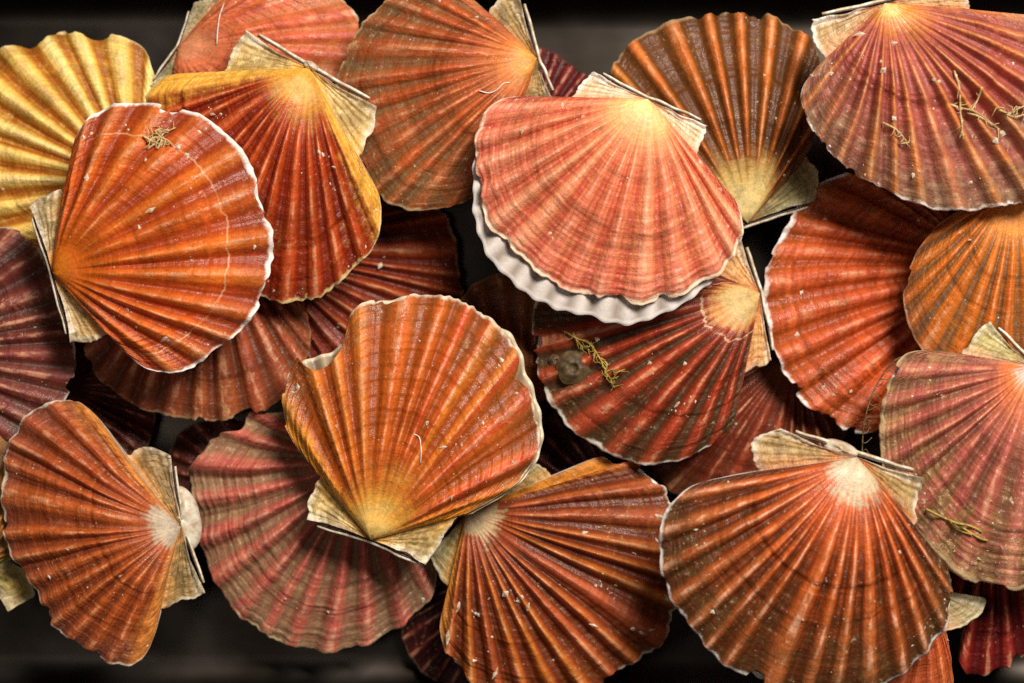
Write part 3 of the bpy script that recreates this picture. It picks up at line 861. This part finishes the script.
    dict(id=5, z=122, tilt=(0.02, 0.02), U=(537, 58), label='dull brown orange shell at top centre with its hinge to the right',
         margin=[(492, 22), (473, 0), (455, -15), (425, -18), (395, -5), (363, 22), (347, 50), (337, 80), (341, 115), (356, 155), (381, 198), (411, 210), (441, 209), (471, 199), (498, 172), (514, 135)],
         ears=[[(519, -8), (505, -4), (492, 6), (489, 16)], [(552, 96), (545, 103), (532, 104), (523, 103)]], ear_c=OLIVE_EAR,
         shape=0.9, A=4.5, H=20,
         P=pig(14, (225, 165, 80), (228, 128, 66), (190, 92, 44), (165, 100, 56), (205, 98, 52), (190, 84, 44), (128, 86, 52), (215, 130, 65), (200, 170, 130), (130, 102, 68), u0=0.13, u1=0.3, grime_amt=0.75, g0=0.42, furmix=0.8), grains=14,
         lower=dict(depth=16, scale=0.96)),
    dict(id=6, z=96, tilt=(-0.02, 0.0), U=(748, 223), label='brown shell with raised narrow orange ribs fanning upward, top right of centre',
         margin=[(690, 190), (655, 165), (625, 130), (609, 95), (612, 68), (622, 52), (640, 36), (668, 22), (697, 14), (724, 9), (752, 9), (784, 22), (812, 37), (821, 60), (823, 95), (815, 138), (803, 160)],
         ears=[[(690, 240), (682, 222), (690, 205), (698, 198)], [(818, 200), (820, 185), (816, 165), (806, 157)]], ear_c=((190, 172, 112), (150, 130, 78), (210, 200, 160), (105, 90, 50)),
         shape=2.0, A=7.5, H=20,
         P=pig(11, (226, 202, 142), (220, 186, 116), (140, 82, 34), (128, 82, 44), (216, 116, 58), (205, 125, 55), (112, 66, 28), (160, 105, 45), (170, 140, 100), (118, 80, 44), u0=0.19, u1=0.34, furmix=1.0, f1=0.5, ribmix=0.95), grains=10,
         lower=dict(depth=16, scale=0.96)),
    dict(id=16, z=118, tilt=(0.0, 0.0), U=(760, 293), label='dark brown and red striped shell with a barnacle, below the pink orange shell',
         margin=[(717, 274), (685, 262), (640, 256), (590, 265), (555, 280), (538, 297), (532, 315), (531, 335), (536, 372), (545, 396), (562, 420), (577, 434), (594, 446), (617, 457), (642, 464), (672, 462), (690, 456), (710, 446), (727, 434), (735, 420), (738, 390)],
         ears=[[(741, 238), (736, 244), (727, 256), (722, 268)], [(773, 360), (768, 365), (755, 368), (739, 374)]], ear_c=((240, 200, 130), (215, 140, 75), (244, 228, 200), (190, 130, 70)),
         shape=1.0, A=8, H=20,
         P=pig(12, (218, 184, 122), (206, 140, 80), (158, 62, 38), (122, 70, 42), (190, 80, 52), (178, 68, 42), (88, 64, 38), (205, 100, 50), (232, 220, 200), (84, 70, 44), u0=0.20, u1=0.27, furmix=1.0, f1=0.4, ribmix=0.75, grime_amt=0.8, gr0=0.5, gr1=0.95, glines=[(0.27, 0.008, (236, 200, 150), 0.6)], sidew=0.9), grains=16, gsize=1.5,
         lower=dict(depth=18, scale=0.97)),
    dict(id=18, z=146, tilt=(0.05, 0.0), U=(1012, 188), label='bright orange shell at the right edge under the big pink ribbed shell',
         margin=[(962, 208), (937, 226), (916, 254), (905, 284), (905, 310), (914, 338), (935, 365), (970, 385), (1010, 392), (1050, 385), (1085, 360), (1100, 320), (1095, 270), (1068, 222)],
         shape=0.95, A=7, H=26,
         P=pig(14, (235, 160, 90), (232, 150, 70), (226, 128, 46), (190, 115, 70), (230, 128, 50), (214, 104, 48), (132, 96, 66), (226, 150, 70), (225, 190, 150), (150, 112, 78), furmix=1.0, f1=0.40, grime_amt=0.7), grains=10),
    # ---- fourth layer
    dict(id=4, z=142, tilt=(0.03, 0.03), U=(309, 68), label='deep red orange shell with yellow edges and cream ears at the upper left',
         margin=[(190, 73), (167, 76), (149, 91), (146, 110), (155, 140), (172, 180), (200, 225), (232, 268), (263, 299), (295, 302), (323, 295), (348, 274), (372, 250), (381, 225), (380, 200), (374, 184), (363, 166)],
         ears=[[(245, 29), (240, 38), (229, 58), (220, 73)], [(377, 106), (375, 122), (366, 140), (358, 158)]], ear_c=CREAM_EAR,
         shape=1.3, A=7, H=22,
         P=pig(14, (226, 170, 72), (216, 146, 50), (186, 72, 18), (172, 56, 14), (212, 104, 66), (200, 84, 34), (128, 34, 8), (240, 186, 78), (240, 214, 150), (186, 140, 60), u0=0.17, u1=0.30, u2=0.6, furmix=0.9, f1=0.4, sidew=0.72, sidemix=0.9, grime_amt=0.25, rough=0.29), grains=16,
         lower=dict(depth=22, scale=0.97, bulge=((310, 66), 9, 5, -0.53), bz=10)),
    dict(id=19, z=180, tilt=(0.02, 0.0), U=(1034, 366), label='pale pink and grey crusted shell at the right edge',
         margin=[(945, 351), (915, 351), (900, 359), (888, 380), (881, 405), (879, 440), (884, 475), (896, 508), (918, 537), (950, 569), (980, 585), (1005, 589), (1024, 591), (1060, 582), (1095, 555), (1120, 515), (1125, 470), (1112, 430), (1088, 398)],
         ears=[[(990, 321), (984, 326), (974, 338), (964, 351)], [(1090, 420), (1100, 415), (1098, 405), (1085, 392)]], ear_c=((215, 200, 130), (185, 160, 90), (235, 222, 190), (150, 130, 75)),
         shape=0.95, A=8.5, H=24, G=0.9, frill=1.0, rings=20,
         P=pig(15, (240, 205, 190), (236, 128, 80), (190, 112, 92), (170, 130, 98), (206, 122, 112), (192, 102, 96), (116, 80, 62), (220, 150, 120), (206, 176, 130), (168, 134, 88), u0=0.10, u1=0.34, furmix=0.9, grime_amt=0.7, g0=0.43, gam=1.16, sat=1.0, crust=0.75, crustc=(222, 208, 178), ringv=0.6, speck=0.9, rimw=0.965, rimmix=0.7), grains=44, gsize=1.1,
         lower=dict(depth=20, scale=0.975)),
    dict(id=12, z=158, tilt=(0.02, 0.03), U=(371, 540), label='yellow orange shell with a chipped edge in the centre of the heap',
         full=[(293, 442), (282, 420), (280, 395), (284, 374), (296, 354), (312, 340), (330, 326), (350, 313), (365, 302), (388, 296), (411, 294), (451, 297), (478, 311), (504, 333), (516, 350), (524, 376), (534, 402), (540, 430), (534, 460), (510, 489), (468, 513)],
         margin=[(293, 442), (282, 420), (280, 395), (284, 374), (296, 357), (304, 364), (318, 370), (332, 362), (342, 348), (346, 330), (350, 314), (365, 302), (388, 296), (411, 294), (451, 297), (478, 311), (504, 333), (516, 350), (521, 378), (533, 402), (540, 430), (534, 460), (510, 489), (468, 513)],
         ears=[[(306, 520), (307, 508), (311, 492), (318, 478)], [(427, 565), (434, 552), (443, 538), (455, 519)]], ear_c=((236, 206, 140), (206, 160, 86), (242, 232, 208), (140, 112, 58)),
         shape=1.15, A=6.5, H=20, G=0.7, frill=0.5,
         P=pig(12, (240, 200, 120), (240, 180, 82), (216, 108, 36), (180, 100, 48), (230, 134, 50), (216, 84, 50), (146, 66, 20), (240, 170, 60), (236, 222, 190), (132, 84, 46), u0=0.16, u1=0.32, furmix=0.75, f1=0.5, sidew=0.76, grime_amt=0.75, g0=0.46, gr0=0.6, gr1=0.95, rough=0.29, ribmix=0.75), grains=40, gsize=1.3,
         lower=dict(depth=22, gape=6, mat=M_cream_in, margin=[(298, 452), (285, 425), (283, 395), (289, 374), (301, 364), (314, 357), (330, 352), (346, 340), (356, 318), (372, 304), (411, 297), (451, 300), (480, 312), (506, 330), (518, 347), (527, 374), (538, 402), (543, 431), (537, 461), (512, 490), (472, 514)])),
    dict(id=13, z=140, tilt=(0.03, 0.0), U=(181, 527), label='orange brown shell with a white umbo and olive ears at the bottom left',
         margin=[(127, 456), (108, 432), (95, 415), (80, 403), (62, 400), (40, 406), (22, 419), (14, 433), (7, 447), (3, 470), (1, 495), (3, 525), (6, 547), (20, 568), (38, 597), (47, 620), (65, 637), (85, 650), (107, 662), (127, 666), (144, 657), (155, 633), (161, 605)],
         ears=[[(170, 454), (160, 451), (140, 447), (130, 455)], [(204, 593), (195, 599), (180, 602), (164, 609)]], ear_c=((186, 150, 88), (150, 112, 58), (228, 212, 180), (104, 80, 40)),
         shape=1.05, A=6, H=24, wang=0.45,
         P=pig(15, (204, 186, 162), (200, 176, 148), (192, 92, 42), (162, 96, 76), (204, 102, 52), (186, 84, 46), (124, 58, 34), (228, 152, 72), (240, 226, 200), (150, 98, 76), u0=0.11, u1=0.18, furmix=0.85, f1=0.5, sidew=0.72, rough=0.30, grime_amt=0.5), grains=16,
         lower=dict(depth=26, scale=0.975, bulge=((180, 519), 33, 18, -1.33), bz=17)),
    # ---- top layer
    dict(id=3, z=180, tilt=(0.03, 0.02), U=(52, 272), label='orange shell with a white rim lying over others at the left',
         margin=[(68, 195), (71, 165), (74, 140), (85, 122), (97, 112), (112, 105), (132, 102), (152, 103), (185, 109), (202, 116), (225, 132), (242, 150), (258, 178), (271, 222), (271, 268), (260, 305), (239, 333), (211, 355), (191, 368), (169, 373), (147, 369), (124, 352), (109, 335)],
         ears=[[(29, 206), (36, 198), (48, 194), (67, 191)], [(70, 343), (86, 341), (100, 339), (110, 336)]], ear_c=((234, 206, 152), (184, 138, 74), (240, 228, 205), (128, 100, 52)),
         shape=1.1, A=7, H=22, dip=7,
         P=pig(12, (228, 128, 26), (214, 104, 18), (216, 100, 28), (186, 84, 46), (230, 122, 48), (216, 104, 40), (158, 54, 10), (236, 142, 40), (244, 232, 220), (128, 78, 54), u0=0.10, u1=0.42, furmix=0.75, f1=0.4, grime_amt=0.6, g0=0.52, gr0=0.6, gr1=0.95, rimw=0.972, rimmix=1.0, glines=[(0.81, 0.006, (232, 180, 130), 0.65)], sidew=0.88, rough=0.30), grains=20,
         xgrains=[(155, 211, 3.2), (194, 261, 2.6), (180, 148, 3.4), (188, 156, 3.0), (91, 179, 2.4)],
         lower=dict(depth=24, scale=0.975)),
    dict(id=7, z=188, tilt=(0.0, 0.02), U=(648, 99), label='pink orange shell gaping over its white lower half, upper centre',
         margin=[(550, 97), (512, 97), (493, 104), (478, 128), (473, 155), (474, 185), (480, 205), (490, 228), (510, 246), (529, 266), (557, 285), (585, 297), (617, 301), (649, 303), (684, 293), (720, 273), (736, 250), (743, 225), (738, 205), (725, 188), (706, 165)],
         ears=[[(592, 70), (587, 75), (578, 88), (571, 97)], [(709, 125), (706, 132), (701, 145), (697, 154)]], ear_c=((246, 228, 196), (214, 180, 130), (250, 244, 234), (190, 150, 100)), eg=0.25,
         shape=1.0, A=8.5, H=24, G=0.8, frill=1.6, rings=18, sc=0.014,
         P=pig(14, (250, 206, 130), (246, 176, 104), (244, 146, 98), (240, 144, 110), (230, 108, 88), (253, 180, 132), (190, 74, 52), (246, 160, 110), (248, 222, 190), (190, 118, 96), u0=0.11, u1=0.30, furmix=0.95, f1=0.45, grime_amt=0.5, g0=0.5, gr0=0.5, gr1=0.9, gam=1.06, sat=0.97, crust=0.5, ringv=0.65, rimw=0.970, rimmix=0.85, sidew=0.9, rough=0.30), grains=22,
         lower=dict(depth=30, gape=3.0, A=3.4, margin=[(550, 98), (512, 99), (494, 108), (479, 132), (474, 160), (473, 190), (474, 215), (485, 253), (506, 277), (535, 299), (562, 310), (590, 317), (627, 325), (655, 317), (688, 302), (722, 272), (739, 245), (742, 225), (737, 205), (725, 190), (706, 166)])),
    dict(id=8, z=196, tilt=(0.02, -0.02), U=(885, 3), label='large dusky pink shell with orange ribs and seaweed tufts at the top right',
         margin=[(826, 58), (811, 74), (801, 92), (805, 115), (819, 141), (834, 156), (850, 170), (868, 181), (885, 188), (903, 200), (920, 204), (940, 211), (960, 209), (977, 211), (998, 206), (1018, 204), (1045, 198), (1075, 180), (1098, 150), (1106, 110), (1098, 70), (1080, 40), (1050, 17)],
         ears=[[(810, 18), (812, 30), (816, 47), (827, 58)], [(958, -22), (962, -14), (968, -2), (972, 9)]], ear_c=((228, 196, 150), (190, 150, 95), (244, 236, 222), (160, 120, 70)),
         shape=1.5, A=9.5, H=20,
         P=pig(14, (250, 226, 156), (236, 150, 72), (182, 98, 86), (156, 118, 92), (214, 128, 76), (208, 120, 88), (150, 82, 74), (222, 130, 80), (244, 234, 224), (170, 140, 110), u0=0.09, u1=0.22, u2=0.55, furmix=0.55, ribmix=0.85, grime_amt=0.8, g0=0.44, gr0=0.5, gr1=0.9, gam=1.15, sat=1.0, crust=0.6, rimw=0.984, rimmix=1.0), grains=36, gsize=1.4,
         xgrains=[(877, 66, 1.9), (878, 75, 2.8), (858, 37, 3.4), (890, 47, 3.0), (928, 84, 2.2), (933, 87, 2.2), (1000, 134, 4.0), (991, 143, 3.0)],
         lower=dict(depth=20, scale=0.965)),
    dict(id=20, z=226, tilt=(-0.01, 0.03), U=(857, 457), label='large red orange shell with a white umbo at the bottom right',
         margin=[(757, 471), (725, 477), (694, 485), (676, 498), (664, 514), (659, 541), (661, 574), (673, 603), (694, 632), (714, 656), (743, 677), (775, 692), (815, 699), (850, 697), (880, 688), (905, 671), (922, 656), (941, 635), (952, 613), (954, 592), (949, 570), (930, 546), (914, 530)],
         ears=[[(782, 430), (768, 433), (757, 440), (754, 455), (757, 470)], [(923, 477), (922, 488), (918, 508), (914, 528)]], ear_c=((206, 172, 112), (168, 128, 70), (240, 226, 200), (120, 92, 50)),
         shape=1.3, A=7.5, H=24,
         P=pig(15, (216, 196, 164), (216, 188, 152), (212, 96, 42), (122, 78, 46), (228, 128, 78), (214, 108, 58), (100, 52, 26), (214, 110, 58), (240, 232, 224), (108, 78, 44), u0=0.125, u1=0.22, u2=0.46, furmix=1.0, f1=0.50, ribmix=0.55, wear=0.7, wearc=(240, 190, 158), grime_amt=0.85, g0=0.44, gr0=0.5, gr1=0.95, crust=0.5, rimw=0.982, sidew=0.92, rough=0.30), grains=44, gsize=1.2,
         lower=dict(depth=24, scale=0.972, hoff=1.3, bulge=((842, 450), 19, 8, -0.34), bz=12)),
]

SH = {}
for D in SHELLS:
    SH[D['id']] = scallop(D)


# ------------------------------------------------------------------ growths on the shells
def strand(S, pts, lift, r, rs, jit=1.0):
    P = []
    for i, (u, v) in enumerate(pts):
        P.append(on_surface(S, u, v, lift[i] if hasattr(lift, '__len__') else lift))
    return tube_verts(catmull(np.array(P), 5), r, 5)


def tuft(S, mat, stems, seed, name='hydroid_tuft'):
    rs = np.random.RandomState(seed)
    parts = []
    for st in stems:
        pts = catmull(np.array(st, float), 5)
        base = np.array([on_surface(S, u, v, 0) for u, v in pts])
        n = len(base)
        base[:, 2] = np.convolve(np.pad(base[:, 2], 3, mode='edge'), np.ones(7) / 7, 'valid') + 2.5 + 3.0 * np.sin(np.linspace(0, 3.0, n))
        parts.append(tube_verts(base, np.linspace(1.15, 0.55, n), 5))
        for k in range(1, n - 1):
            if rs.rand() < 0.55:
                d = base[min(k + 1, n - 1)] - base[k - 1]
                a = math.atan2(d[1], d[0]) + rs.choice([-1, 1]) * (0.3 + 1.4 * rs.rand())
                l = 3 + 11 * rs.rand() ** 1.5
                cv = rs.randn() * 1.1
                q = [base[k] + np.array([math.cos(a + cv * w) * l * w, math.sin(a + cv * w) * l * w, 2.0 * w * (rs.rand() - 0.4)]) for w in (0, 0.35, 0.7, 1.0)]
                parts.append(tube_verts(q, [0.62, 0.52, 0.42, 0.28], 4))
    return poly_mesh(name, parts, mat, S.e)


tuft(SH[3], M_hyd, [[(150, 150), (160, 142), (166, 134), (177, 128)], [(160, 150), (164, 140), (158, 132), (164, 129)], [(150, 143), (158, 138), (170, 141), (176, 147)], [(146, 137), (155, 142), (165, 146)]], 3)
tuft(SH[8], M_hyd, [[(949, 75), (953, 92), (955, 112), (957, 130), (955, 142)], [(945, 108), (958, 112), (970, 116), (985, 124), (997, 132)], [(975, 92), (972, 104), (966, 114)], [(962, 116), (975, 121), (990, 128)]], 5)
tuft(SH[8], M_hyd, [[(993, 114), (1003, 117), (1013, 112), (1023, 108)], [(1000, 118), (1010, 120), (1022, 116)]], 6)
tuft(SH[8], M_hyd, [[(880, 125), (893, 133), (904, 144)], [(897, 146), (906, 145)]], 8)
tuft(SH[16], M_olive, [[(562, 330), (575, 338), (588, 343), (597, 355), (603, 367), (609, 378), (614, 388)], [(590, 342), (594, 352), (592, 362)], [(600, 358), (606, 364), (604, 372), (612, 380)], [(612, 380), (616, 372), (624, 369)], [(572, 333), (580, 345), (590, 350)]], 9)


def barnacle(S, u, v, r, mat):
    c = on_surface(S, u, v, -1.0)
    parts_r = [(1.2, -0.12), (0.95, 0.12), (0.70, 0.34), (0.48, 0.46), (0.36, 0.44), (0.30, 0.24), (0.02, 0.20)]
    a = np.linspace(0, 2 * np.pi, 37)
    rows = []
    for k, (f, z) in enumerate(parts_r):
        w = 1 + 0.035 * np.cos(a * 6 + 0.5) + 0.10 * (vnoise(a * 2.2, a * 0 + k, 70) - 0.5)
        rows.append((c[0] + r * f * w * np.cos(a), c[1] + r * f * w * np.sin(a), c[2] + r * z * (1 + 0.07 * np.cos(a * 6))))
    X, Y, Z = (np.array([q[i] for q in rows]) for i in range(3))
    X[:, -1], Y[:, -1], Z[:, -1] = X[:, 0], Y[:, 0], Z[:, 0]
    return grid_mesh('barnacle', X, Y, Z, {}, mat, S.e, flip=False)


barnacle(SH[16], 573, 368, 14, M_barn)
barnacle(SH[16], 556, 361, 6, M_barn)

# worm tubes and seaweed threads
r_ = np.random.RandomState(3)
poly_mesh('worm_tube', [strand(SH[2], [(225, 4), (222, 18), (220, 32), (219, 47)], 1.2, 0.7, r_)], M_worm, SH[2].e)
poly_mesh('worm_tube', [strand(SH[5], [(480, 93), (490, 95), (498, 91), (504, 85), (510, 84)], 0.6, 0.65, r_)], M_worm, SH[5].e)
poly_mesh('worm_tube', [strand(SH[12], [(416, 432), (421, 436), (423, 448), (422, 462)], 0.6, 0.7, r_)], M_worm, SH[12].e)
poly_mesh('seaweed_thread', [strand(SH[19], [(924, 508), (938, 515), (952, 521), (966, 524), (978, 530)], [3, 5, 5, 4, 2], 1.3, r_),
                             strand(SH[19], [(952, 521), (962, 528), (975, 536), (984, 539)], [4, 4, 3, 2], 1.2, r_),
                             strand(SH[19], [(944, 517), (955, 528), (968, 533)], [4, 4, 2], 1.0, r_)], M_olive, SH[19].e)
arc = [(912, 354), (895, 361), (879, 383), (868, 407), (864, 430), (863, 456)]
parts = [strand(SH[19], arc, -5.0, 0.75, r_)]
for k in range(len(arc) - 1):
    for w in (0.15, 0.5, 0.85):
        x = arc[k][0] + (arc[k + 1][0] - arc[k][0]) * w
        y = arc[k][1] + (arc[k + 1][1] - arc[k][1]) * w
        parts.append(strand(SH[19], [(x, y), (x + 3.5, y + 1.5 * r_.randn()), (x + 6 + 3 * r_.rand(), y + 3 * r_.randn())], -5.0, 0.5, r_))
poly_mesh('seaweed_strand', parts, M_strand, SH[19].e)
